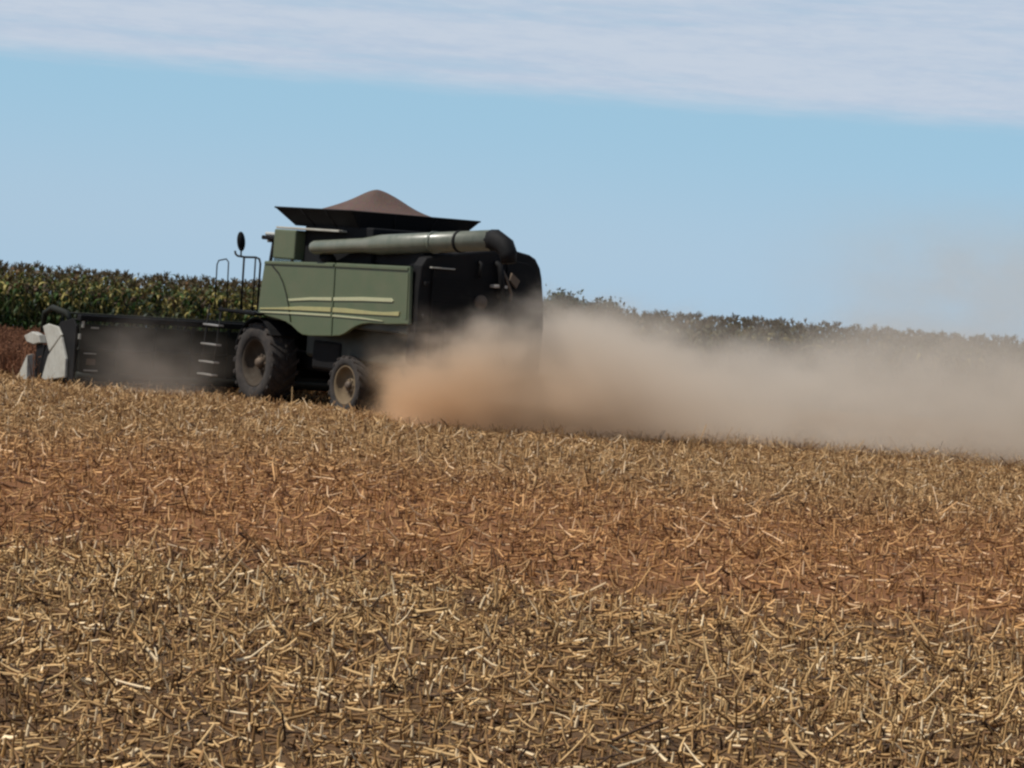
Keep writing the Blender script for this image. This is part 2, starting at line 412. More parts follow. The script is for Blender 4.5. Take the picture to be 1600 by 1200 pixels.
# --- side panels (both sides; the left pair carries the stripes)
front_poly = [(-0.16, 3.30), (-3.30, 3.385), (-3.36, 1.745), (-2.40, 1.69), (-2.10, 1.70), (-1.90, 1.75), (-1.58, 1.88), (-1.30, 1.95), (-1.0, 1.985), (-0.66, 2.01), (0.0, 2.07), (-0.05, 2.6)]
rear_poly = [(-3.34, 3.386), (-6.40, 3.44), (-6.50, 2.20), (-5.53, 2.14), (-4.95, 2.13), (-4.62, 2.09), (-4.38, 2.03), (-4.17, 1.95), (-3.95, 1.85), (-3.72, 1.78), (-3.40, 1.747)]
for s in (1, -1):
    y0, y1 = (1.61 * s, 1.70 * s)
    fp = MB().prism(front_poly, 'y', min(y0, y1), max(y0, y1), 0.018).build('side_panel', M['green'], comb)
    rp = MB().prism(rear_poly, 'y', min(y0, y1), max(y0, y1), 0.018).build('side_panel', M['green'], comb)
    def strip(pts, par, mat, name='stripe', h=0.022):
        a, b = sorted((1.701 * s, (1.701 + h) * s))
        MB().prism(pts, 'y', a, b, 0.004).build(name, mat, par)
    # pressed ledge along the top of the panels
    strip([(-0.2, 3.275), (-3.28, 3.36), (-3.28, 3.30), (-0.2, 3.235)], fp, M['green'], 'panel_ledge', 0.03)
    strip([(-3.36, 3.362), (-6.36, 3.41), (-6.36, 3.35), (-3.36, 3.302)], rp, M['green'], 'panel_ledge', 0.03)
    strip([(-6.30, 3.30), (-6.38, 3.30), (-6.44, 2.30), (-6.36, 2.30)], rp, M['green'], 'panel_ledge', 0.02)
    # upper pale stripe
    strip([(-1.38, 2.475), (-2.4, 2.565), (-3.30, 2.61), (-3.30, 2.535), (-2.4, 2.50), (-1.45, 2.43)], fp, M['cream'])
    strip([(-3.38, 2.615), (-4.6, 2.685), (-5.78, 2.72), (-5.86, 2.67), (-5.82, 2.64), (-4.6, 2.60), (-3.38, 2.54)], rp, M['cream'])
    # broad yellow stripe
    strip([(-0.12, 2.205), (-0.9, 2.25), (-1.95, 2.335), (-3.30, 2.385), (-3.30, 2.285), (-1.95, 2.245), (-0.9, 2.21), (-0.12, 2.165)], fp, M['yellow'])
    strip([(-3.38, 2.385), (-3.9, 2.40), (-5.0, 2.39), (-5.55, 2.405), (-6.14, 2.45), (-6.12, 2.355), (-5.5, 2.335), (-4.6, 2.31), (-3.38, 2.285)], rp, M['yellow'])
    # thin pale line below
    strip([(-0.15, 2.125), (-1.97, 2.195), (-3.30, 2.225), (-3.30, 2.185), (-1.97, 2.15), (-0.15, 2.095)], fp, M['cream'])
    strip([(-3.38, 2.225), (-4.6, 2.235), (-5.5, 2.215), (-5.5, 2.20), (-4.6, 2.20), (-3.38, 2.185)], rp, M['cream'])
    # dark curved cable line on the front panel
    arc = [(-0.55, 3.20), (-0.85, 3.05), (-1.09, 2.84), (-1.28, 2.58), (-1.44, 2.28), (-1.56, 1.96)]
    MB().tube([(x, 1.712 * s, z_) for x, z_ in arc], 0.014, 6).build('seam', M['black'], fp)
    for hx, par in ((-6.05, rp),):
        MB().box(hx - 0.10, hx + 0.10, min(1.702 * s, 1.735 * s), max(1.702 * s, 1.735 * s), 1.98, 2.02, 0.008).build('latch', M['black'], par)

# --- upper works: tank walls, engine deck, rear hood
tk = MB().box(-4.3, -1.35, -1.38, 1.38, 3.30, 4.22, 0.04).build('grain_tank', M['black_sheet'], comb)
MB().box(-1.34, -0.36, 1.2, 1.62, 3.38, 4.06, 0.035).box(-1.34, -0.36, -1.62, -1.2, 3.38, 4.06, 0.035).box(-1.3, -0.95, -1.2, 1.2, 3.3, 4.06, 0.03).build('tank_front', M['green'], comb)
MB().box(-3.2, -0.40, 1.30, 1.60, 4.075, 4.125, 0.012).build('tank_ledge', M['pale'], comb)
# flared extension: four leaning sheets with thickness
b0 = [(-0.86, 1.35), (-3.70, 1.35), (-3.70, -1.35), (-0.86, -1.35)]
b1 = [(-0.50, 1.72), (-3.90, 1.72), (-3.90, -1.72), (-0.50, -1.72)]
Z0, Z1 = 4.17, 4.555
ext = MB()
for i in range(4):
    j = (i + 1) % 4
    c0 = Vector((-2.28, 0, 0))
    n_in = (c0 - Vector(((b1[i][0] + b1[j][0]) / 2, (b1[i][1] + b1[j][1]) / 2, 0))).normalized() * 0.03
    A, B = Vector((*b0[i], Z0)), Vector((*b0[j], Z0)); Cc, D = Vector((*b1[j], Z1)), Vector((*b1[i], Z1))
    t = bmesh.new()
    outer = [t.verts.new(p) for p in (A, B, Cc, D)]; inner = [t.verts.new(p + n_in) for p in (A, B, Cc, D)]
    t.faces.new(outer); t.faces.new(list(reversed(inner)))
    for q in range(4): t.faces.new((outer[q], inner[q], inner[(q + 1) % 4], outer[(q + 1) % 4]))
    bmesh.ops.recalc_face_normals(t, faces=t.faces[:]); ext._merge(t)
ex = ext.build('tank_extension', M['black_sheet'], comb)
rim = MB()
cor = [Vector((*p, Z1 + 0.005)) for p in b1]
for i in range(4): rim.tube([cor[i], cor[(i + 1) % 4]], 0.022, 6)
rim.build('rim_edge', M['black'], ex)
for i, tt in ((0, .33), (0, .66), (1, .33), (1, .66), (2, .5), (3, .5)):
    j = (i + 1) % 4
    p0 = Vector((*b0[i], Z0)).lerp(Vector((*b0[j], Z0)), tt); p1 = Vector((*b1[i], Z1)).lerp(Vector((*b1[j], Z1)), tt)
    MB().tube([p0, p1], 0.022, 6).build('rib', M['black'], ex)
pass

dk = MB().prism(rounded([(1.30, 3.28), (1.28, 3.86), (0.95, 4.02), (-0.9, 4.02), (-1.45, 3.86), (-1.66, 3.45), (-1.66, 3.28)], 2), 'x', -6.25, -4.32, 0.03)
dk.build('engine_hood', M['black'], comb)
rh = MB().prism(rounded([(1.58, 0.95), (1.58, 3.42), (1.40, 3.70), (-0.70, 3.98), (-1.40, 3.86), (-1.62, 3.55), (-1.78, 2.6), (-1.78, 0.95)], 1), 'x', -6.62, -6.27, 0.05)
rh = rh.build('rear_hood', M['black'], comb)
# chopper / spreader hood under the rear
MB().prism([(-6.2, 1.35), (-6.6, 1.2), (-6.65, 0.95), (-5.8, 0.9), (-5.4, 1.35)], 'y', -1.25, 1.25, 0.03).build('straw_spreader', M['black'], comb)
lv = MB()
for k in range(9): lv.box(-6.66, -6.615, -0.35, 1.2, 2.55 + k * 0.085, 2.59 + k * 0.085)
lv.build('grille', M['black'], rh)
MB().prism(rounded([(-0.62, 1.35), (-0.62, 3.62), (-0.75, 3.74), (-1.25, 3.68), (-1.46, 3.45), (-1.60, 2.6), (-1.60, 1.35)], 1), 'x', -6.70, -6.625, 0.02).build('access_door', M['black_sheet'], rh)
MB().box(-6.80, -6.63, -0.62, -0.24, 3.11, 3.18, 0.02).build('lamp', M['lamp'], rh)
MB().box(-6.74, -6.63, 0.75, 1.35, 3.435, 3.465, 0.008).build('ledge', M['pale'], rh)
MB().lathe_y([(0.0, 0), (0.13, 0.0), (0.15, 0.03), (0.15, 0.10), (0.0, 0.10)], 16).build('round_cover', M['hub'], rh)
rc = rh.children[-1]; rc.rotation_euler = (0, 0, R(90)); rc.location = (-6.63, 0.0, 2.78)
ld = MB()
for yy_ in (0.45, 0.95): ld.tube([(-6.78, yy_, 1.2), (-6.72, yy_, 2.35)], 0.018, 6)
for k in range(4): ld.box(-6.80, -6.74, 0.45, 0.95, 1.25 + k * 0.3, 1.28 + k * 0.3)
ld.build('rear_ladder', M['black'], comb)
for y_, z0_, z1_ in ((-0.58, 1.6, 3.6), (1.25, 1.5, 3.4)):
    MB().box(-6.69, -6.625, y_ - .02, y_ + .02, z0_, z1_, 0.006).build('trim_strip', M['black'], rh)
for y_, z_ in ((-1.50, 3.2), (-1.52, 2.3), (1.42, 3.1), (1.42, 2.4)):
    MB().box(-6.72, -6.62, y_ - .05, y_ + .05, z_ - .04, z_ + .04, 0.012).build('hinge', M['black'], rh)
MB().prism([(-0.95, 3.30), (-0.72, 3.46), (-0.66, 3.30), (-0.86, 3.12)], 'x', -6.78, -6.705, 0.015).build('bracket', M['hub'], rh)
MB().tube([(-6.72, -0.50, 3.5), (-6.80, -0.55, 3.35), (-6.80, -0.72, 3.0), (-6.72, -0.75, 2.85)], 0.03, 8).build('handle', M['hub'], rh)
# dark details at the end of the engine deck, below the spout
pp = MB()
pp.tube([(-6.5, -0.35, 3.7), (-6.75, -0.4, 3.6), (-6.8, -0.45, 3.2), (-6.7, -0.5, 2.9)], 0.07, 8)
pp.tube([(-6.45, 0.1, 3.75), (-6.7, 0.05, 3.6), (-6.72, 0.1, 3.3)], 0.045, 8)
pp.build('hose', M['black'], comb)
MB().tube([(-5.2, -1.0, 3.9), (-5.2, -1.0, 4.12), (-5.35, -1.0, 4.2)], [0.09, 0.09, 0.08], 10).build('exhaust_pipe', M['black'], comb)

# --- unloading auger, folded back along the left side
A0, A1 = Vector((-2.45, 1.78, 3.69)), Vector((-8.30, 0.92, 4.12))
def ax(tt): return A0.lerp(A1, tt)
au = MB().tube([ax(0), ax(.012), ax(.30), ax(.35), ax(.40), ax(1.0)], [0.135, 0.155, 0.165, 0.195, 0.222, 0.222], 20).build('unloading_auger', M['auger'], comb)
for tt, mt, wd in ((.695, 'auger', .006), (.835, 'black', .006)):
    MB().tube([ax(tt - wd), ax(tt + wd)], 0.243, 20).build('ring', M[mt], au)
dv = (A1 - A0).normalized()
MB().tube([A1 - dv * 0.03, A1 + dv * 0.12, A1 + dv * 0.40 + Vector((0, 0, -.13)), A1 + dv * 0.53 + Vector((0, 0, -.30)), A1 + dv * 0.56 + Vector((0, 0, -.50))],
          [0.230, 0.232, 0.215, 0.19, 0.165], 8).build('spout', M['black'], au)
sb = MB().tube([ax(.05) + Vector((0, -.1, -.15)), ax(.05) + Vector((0.05, -.35, -.40))], 0.16, 12)
sb.build('cradle', M['black'], au)
sb = MB().tube([ax(.62) + Vector((0, 0, -.2)), ax(.62) + Vector((0, -0.2, -.75))], 0.04, 8)
sb.build('cradle', M['black'], au)

# --- cab
cab = MB().box(-0.95, 0.75, -0.92, 0.92, 2.0, 2.25, 0.04).box(-0.95, -0.88, -0.92, 0.92, 2.25, 3.80, 0.02)
cab.box(-0.75, -0.25, -0.3, 0.3, 2.25, 2.75, 0.08).box(-0.80, -0.62, -0.28, 0.28, 2.7, 3.4, 0.07)
cab.tube([(0.35, 0, 2.25), (0.25, 0, 2.85)], 0.05).tube([(0.16, -.18, 2.9), (0.16, .18, 2.9)], 0.02)
cab = cab.build('cab', M['dark_green'], comb)
for s in (1, -1):
    MB().tube([(0.62, 0.90 * s, 2.2), (0.88, 0.92 * s, 2.7), (0.94, 0.92 * s, 3.2), (0.86, 0.90 * s, 3.8)], 0.045, 8).build('pillar', M['black'], cab)
    MB().tube([(-0.10, 0.93 * s, 2.2), (-0.10, 0.93 * s, 3.8)], 0.04, 8).build('pillar', M['black'], cab)
for s in (1, -1):
    for xa, xb in ((-0.86, -0.14), (-0.06, 0.78)):
        MB().box(xa, xb, min(0.895 * s, 0.905 * s), max(0.895 * s, 0.905 * s), 2.27, 3.78).build('side_window', M['glass'], cab)
fr = [(0.62, 2.25), (0.86, 2.7), (0.92, 3.2), (0.84, 3.78)]
MB().prism(fr + [(x - 0.012, z_) for x, z_ in reversed(fr)], 'y', -0.86, 0.86).build('windscreen', M['glass'], cab)
MB().box(-1.0, 1.28, -1.02, 1.02, 3.80, 3.90, 0.03).build('roof_lining', M['black'], cab)
MB().box(-0.95, 1.20, -0.98, 0.98, 3.902, 3.985, 0.035, 3).build('roof', M['roof'], cab)
for yy_ in (-.75, -.4, .4, .75):
    MB().box(1.20, 1.30, yy_ - .1, yy_ + .1, 3.74, 3.86, 0.02).build('work_light', M['lamp'], cab)

# --- platform, rails, ladder, mirrors on the left of the cab
pf = MB().box(-0.30, 1.45, 1.0, 1.92, 2.02, 2.09, 0.015).box(1.0, 1.45, -0.9, 1.0, 2.02, 2.09, 0.015).build('platform', M['black'], comb)
MB().box(-0.30, 1.46, 1.922, 1.95, 2.05, 2.11, 0.006).build('toe_board', M['black'], pf)
MB().tube([(1.80, 1.85, 2.06), (1.83, 1.85, 3.12), (1.76, 1.85, 3.22), (1.40, 1.85, 3.27), (1.28, 1.85, 3.2), (1.22, 1.85, 2.06)], 0.016, 8).build('handrail', M['black'], comb)
MB().tube([(1.50, 1.3, 2.08), (1.53, 1.3, 3.34)], 0.026, 8).tube([(0.95, 1.3, 2.08), (0.98, 1.3, 3.36)], 0.02, 8).build('handrail', M['black'], comb)
MB().tube([(1.99, 1.3, 3.47), (1.95, 1.3, 3.40), (1.85, 1.3, 3.36), (1.5, 1.3, 3.345), (0.96, 1.3, 3.36), (0.80, 1.3, 3.33), (0.73, 1.3, 3.22), (0.72, 1.3, 2.08)], 0.026, 8).build('handrail', M['black'], comb)
for s in (1, -1):
    mr = MB().lathe_y([(0.0, -0.045), (0.17, -0.045), (0.2, -0.02), (0.2, 0.015), (0.0, 0.015)], 24).build('mirror', M['black_sheet'], comb)
    mr.location = (1.62, 1.36 * s, 3.71); mr.scale = (0.50, 0.8, 1.18); mr.rotation_euler = (R(4), R(6), R(78) * s)
    MB().tube([(1.60, 1.36 * s, 3.55), (1.63, 1.33 * s, 3.38)], 0.022, 6).build('mirror_arm', M['black'], comb)
MB().tube([(1.63, -1.33, 3.38), (0.9, -0.95, 3.36)], 0.022, 6).build('mirror_arm', M['black'], comb)
lad = MB()
for x in (1.36, 1.96): lad.tube([(x, 1.90, 2.15), (x + .04, 1.95, 1.2), (x + .10, 2.0, 0.42)], 0.025, 8)
lad = lad.build('ladder', M['black'], comb)
for z_, y_ in ((1.68, 1.92), (1.22, 1.95), (0.80, 1.975), (0.50, 1.995)):
    MB().box(1.30, 2.05, y_ - 0.08, y_ + 0.08, z_ - 0.02, z_ + 0.02, 0.008).build('rung', M['steel'], lad)

# --- wheels
def wheel(name, R_o, R_rim, wd, loc, lugs, side):
    hub = MB()
    h2 = wd / 2
    prof = [(R_rim, -h2 * .80), (R_rim + .05, -h2 * .98), (R_o * .86, -h2), (R_o * .955, -h2 * .86), (R_o * .965, 0), (R_o * .955, h2 * .86), (R_o * .86, h2), (R_rim + .05, h2 * .98), (R_rim, h2 * .80)]
    ty = MB().lathe_y(prof, 56, closed=True)
    root = bpy.data.objects.new(name, None); col.objects.link(root); root.parent = comb; root.location = loc
    # chevron lugs
    for k in range(lugs):
        for sd in (1, -1):
            a0 = 2 * math.pi * (k + (0.5 if sd < 0 else 0)) / lugs; da = 0.62 * 2 * math.pi / lugs * 1.4
            t = bmesh.new(); vs = []
            for (aa, y_) in ((a0, h2 * 0.99 * sd), (a0 + da, 0.02 * sd)):
                for dw in (-0.035, 0.035):
                    for r_ in (R_o * 0.94, R_o):
                        an = aa + dw / R_o * 1.2
                        rr_ = r_ * (0.985 if abs(y_) > 0.1 else 1.0)
                        vs.append(t.verts.new((rr_ * math.cos(an), y_, rr_ * math.sin(an))))
            for q in ((0, 1, 3, 2), (4, 6, 7, 5), (0, 4, 5, 1), (2, 3, 7, 6), (1, 5, 7, 3), (0, 2, 6, 4)): t.faces.new([vs[i] for i in q])
            bmesh.ops.recalc_face_normals(t, faces=t.faces[:]); ty._merge(t)
    ty.build('tyre', M['tyre'], root)
    e = side
    rm = MB().lathe_y([(R_rim + .02, -h2 * .86), (R_rim + .02, h2 * .86), (R_rim - .03, h2 * .86), (R_rim - .05, h2 * .55), (R_rim * .80, h2 * .30), (R_rim * .45, h2 * .12), (R_rim * .36, h2 * .30), (0.0, h2 * .30),
                       ][:8] + [(0.0, -h2 * .1), (R_rim - .05, -h2 * .5)], 40, closed=False)
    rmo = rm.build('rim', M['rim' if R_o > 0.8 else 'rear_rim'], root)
    hb = MB().lathe_y([(0.0, h2 * .70), (R_rim * .16, h2 * .70), (R_rim * .22, h2 * .55), (R_rim * .24, h2 * .2)], 20)
    for k in range(8):
        an = 2 * math.pi * k / 8
        hb.tube([(R_rim * .33 * math.cos(an), h2 * .25, R_rim * .33 * math.sin(an)), (R_rim * .33 * math.cos(an), h2 * .40, R_rim * .33 * math.sin(an))], 0.022, 6)
    hb.build('hub', M['hub'], root)
    if e < 0: root.rotation_euler = (0, 0, math.pi)
    return root
for s in (1, -1):
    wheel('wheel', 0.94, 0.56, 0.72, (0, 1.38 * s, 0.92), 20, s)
    wheel('wheel', 0.68, 0.44, 0.48, (-3.73, 1.27 * s, 0.68), 18, s)
for s in (1, -1):
    fd = [(0.98 * math.cos(a_) + 0.0, 0.92 + 1.06 * math.sin(a_)) for a_ in np.linspace(R(20), R(140), 12)]
    fd2 = [(x * .96, 0.92 + (z_ - 0.92) * .965) for x, z_ in reversed(fd)]
    y0, y1 = sorted((1.0 * s, 1.72 * s))
    MB().prism(fd + fd2, 'y', y0, y1).build('fender', M['black'], comb)

# --- feeder house and header
MB().prism([(0.5, 2.0), (0.8, 1.95), (2.62, 1.15), (2.62, 0.35), (0.4, 0.95)], 'y', -0.75, 0.75, 0.03).build('feeder_house', M['dark_green'], comb)
HWD = 5.02
hd = MB()
hd.box(2.60, 2.66, -HWD, HWD, 0.28, 1.50, 0.01)
hd.box(2.60, 4.05, -HWD, HWD, 0.16, 0.22, 0.01)
for k in range(11):
    y_ = -HWD + 0.08 + k * (2 * HWD - .16) / 10
    hd.box(2.50, 2.598, y_ - .035, y_ + .035, 0.24, 1.56, 0.01)
hd.tube([(2.52, -HWD, 0.30), (2.52, HWD, 0.30)], 0.085, 10).tube([(2.53, -HWD, 0.92), (2.53, HWD, 0.92)], 0.03, 8)
hd = hd.build('header', M['header_green'], comb)
MB().box(2.44, 2.64, -HWD, HWD, 1.58, 1.72, 0.02).build('top_beam', M['black'], hd)
MB().tube([(3.1, -HWD + .1, 0.62), (3.1, HWD - .1, 0.62)], 0.30, 16).build('cross_auger', M['black'], hd)
kn = MB().box(4.05, 4.14, -HWD, HWD, 0.15, 0.19)
for k in range(130):
    y_ = -HWD + (k + .5) * 2 * HWD / 130
    kn.prism([(4.14, y_ - .02), (4.24, y_), (4.14, y_ + .02)], 'z', 0.155, 0.175)
kn.build('cutter_bar', M['steel'], hd)
rl = MB(); rc_ = Vector((3.75, 0, 1.22))
rl.tube([rc_ + Vector((0, -HWD + .12, 0)), rc_ + Vector((0, HWD - .12, 0))], 0.07, 10)
for k in range(6):
    an = 2 * math.pi * (k + .25) / 6; p = rc_ + Vector((0.50 * math.cos(an), 0, 0.50 * math.sin(an)))
    rl.tube([p + Vector((0, -HWD + .15, 0)), p + Vector((0, HWD - .15, 0))], 0.028, 6)
    for q in range(50):
        y_ = -HWD + .25 + q * (2 * HWD - .5) / 49
        rl.tube([p + Vector((0, y_, 0)), p + Vector((-.04, y_, -.24))], 0.008, 4, False)
    for y_ in (-HWD + .2, -1.7, 1.7, HWD - .2): rl.tube([rc_ + Vector((0, y_, 0)), p + Vector((0, y_, 0))], 0.03, 6)
rl.build('reel', M['header_green'], hd)
for s in (1, -1):
    yo = HWD * s
    def pr(pts, w0, w1, name, mat, bev=0.015):
        a, b = sorted((yo + w0 * s, yo + w1 * s)); return MB().prism(pts, 'y', a, b, bev).build(name, M[mat], hd)
    pr([(2.55, 0.14), (2.55, 1.45), (2.75, 1.62), (3.4, 1.50), (4.1, 0.85), (4.4, 0.20), (4.2, 0.10)], 0.0, 0.05, 'end_sheet', 'black')
    pr([(2.82, 0.22), (2.84, 0.66), (3.16, 1.16), (3.80, 0.66), (4.06, 0.10), (3.98, 0.06)], 0.052, 0.13, 'end_cover', 'pale', 0.02)
    pr([(3.18, 1.20), (3.40, 1.38), (3.95, 1.42), (4.22, 1.34), (4.00, 1.05), (3.78, 0.76)], 0.052, 0.11, 'end_cover', 'pale', 0.02)
    # crop divider: a pointed shoe reaching ahead
    t = bmesh.new()
    base_ = [(4.52, yo + .02 * s, 0.03), (4.52, yo + .30 * s, 0.03), (4.66, yo + .26 * s, 0.62), (4.66, yo + .06 * s, 0.66)]
    tip = t.verts.new((5.5, yo + .10 * s, -0.02)); vs = [t.verts.new(p) for p in base_]
    t.faces.new(vs)
    for i in range(4): t.faces.new((vs[i], vs[(i + 1) % 4], tip))
    bmesh.ops.recalc_face_normals(t, faces=t.faces[:])
    bmesh.ops.bevel(t, geom=t.edges[:], offset=0.012, segments=1, affect='EDGES')
    dvm = MB(); dvm._merge(t); dvm.build('divider', M['pale'], hd)
    pr([(4.25, 0.95), (4.35, 1.12), (4.75, 1.18), (5.15, 1.06), (5.0, 0.92), (4.6, 0.88)], -0.05, 0.14, 'divider_cap', 'pale', 0.02)
    pr([(4.30, 0.10), (4.15, 0.9), (4.6, 0.9), (4.62, 0.10)], -0.02, 0.06, 'divider_arm', 'black', 0.01)
    MB().tube([(3.15, yo - .12 * s, 1.45), (3.3, yo - .05 * s, 1.72), (3.95, yo, 1.80), (4.35, yo, 1.66), (4.45, yo, 1.2)], [.05, .075, .08, .075, .05], 10).build('reel_arm', M['header_green'], hd)
for y_, z0_, z1_, dy in ((4.93, 1.42, 1.60, .03), (5.0, 1.15, 1.27, .03), (4.62, 1.41, 1.45, .10), (4.70, 0.81, 0.835, .16), (4.66, 0.41, 0.44, .18)):
    MB().box(2.46, 2.495, y_ - dy, y_ + dy, z0_, z1_, 0.006).build('marker', M['pale'], hd)
MB().box(2.47, 2.495, 4.55, 4.78, 0.56, 0.70, 0.01).build('reflector', M['hub'], hd)

# ------------------------------------------------------------------ heap of grain on the tank
nr, na = 26, 60
rot = Matrix.Rotation(math.pi - ANG, 4, 'Z')
hv, hf = [], []
for i in range(nr):
    q = i / (nr - 1)
    for k in range(na):
        an = 2 * math.pi * k / na
        ca, sa = math.cos(an), math.sin(an)
        sq = 1.0 / max(abs(ca) ** 3.0 + abs(sa) ** 3.0, 1e-6) ** (1 / 3.0)
        rx, ry = 1.56 * sq, 1.56 * sq
        # concave-flanked cone of free-flowing grain
        hgt = 0.67 * math.exp(-(q / 0.55) ** 1.6) + 0.035 * (math.sin(3 * an + 7 * q) + 0.6 * math.sin(7 * an - 11 * q + 1)) * q * (1 - q)
        hv.append((-2.20 + q * rx * ca + .06 * (1 - q), q * ry * sa, 4.46 + hgt))
for i in range(nr - 1):
    for k in range(na): hf.append((i * na + k, i * na + (k + 1) % na, (i + 1) * na + (k + 1) % na, (i + 1) * na + k))
hp = np.array([(rot @ Vector(v) + CO)[:] for v in hv])
base_pt = rot @ Vector((-2.2, 0, 4.17)) + CO
o = np_mesh('grain_heap', hp - np.array(base_pt[:]), np.array(hf), M['grain'], smooth=True)
o.location = base_pt
tag(o, 'brown heap of harvested beans rising above the harvester tank rim', 'grain heap')

# ------------------------------------------------------------------ standing bean crop ahead of the header
def in_crop(x, y):
    dx, dy = x - CO.x, y - CO.y
    a_ = math.pi - ANG
    X = dx * math.cos(a_) + dy * math.sin(a_); Y = -dx * math.sin(a_) + dy * math.cos(a_)
    return (X > 4.3) & (Y < HWD + .12) & (Y > -14)
n = 16000
x = rng.uniform(-24, 4, n); y = rng.uniform(64, 79.0, n)
k = in_crop(x, y) & (x < 0.5 + 0 * y)
x, y = x[k], y[k]; n = len(x)
gzv = ground_z(x, y)
V, Fc, C = [], [], []; off = 0
for rep in range(3):
    az = rng.uniform(0, 2 * math.pi, n); el = rng.normal(1.35, 0.18, n)
    d = np.stack([np.cos(az) * np.cos(el), np.sin(az) * np.cos(el), np.sin(el)], 1)
    cc = np.array([0.17, 0.072, 0.036]) * rng.uniform(0.5, 1.5, (n, 1)) * np.array([1, 1, 1])
    bs_ = np.stack([x + rng.normal(0, .05, n), y + rng.normal(0, .05, n), gzv - .02], 1)
    v_, f_, c_ = sticks(2, bs_, d, rng.uniform(0.52, 0.78, n), rng.uniform(0.008, 0.02, n), rng.normal(0, .2, n), cc, gzv - .02)
    V.append(v_); Fc.append(f_ + off); C.append(c_); off += len(v_)
# pods on the stems
for rep in range(5):
    az = rng.uniform(0, 2 * math.pi, n); el = rng.normal(-0.3, 0.5, n)
    d = np.stack([np.cos(az) * np.cos(el), np.sin(az) * np.cos(el), np.sin(el)], 1)
    cc = np.array([0.21, 0.095, 0.046]) * rng.uniform(0.5, 1.5, (n, 1))
    bs_ = np.stack([x + rng.normal(0, .05, n), y + rng.normal(0, .05, n), gzv + rng.uniform(.15, .68, n)], 1)
    v_, f_, c_ = sticks(2, bs_, d, rng.uniform(0.05, 0.10, n), rng.uniform(0.010, 0.018, n), rng.normal(0, .3, n), cc, gzv - .02)
    V.append(v_); Fc.append(f_ + off); C.append(c_); off += len(v_)
o = np_mesh('bean_crop', np.concatenate(V), np.concatenate(Fc), M['bean'], np.concatenate(C))
tag(o, 'reddish brown dry bean crop still standing ahead of the cutting header', 'crop', kind='stuff')

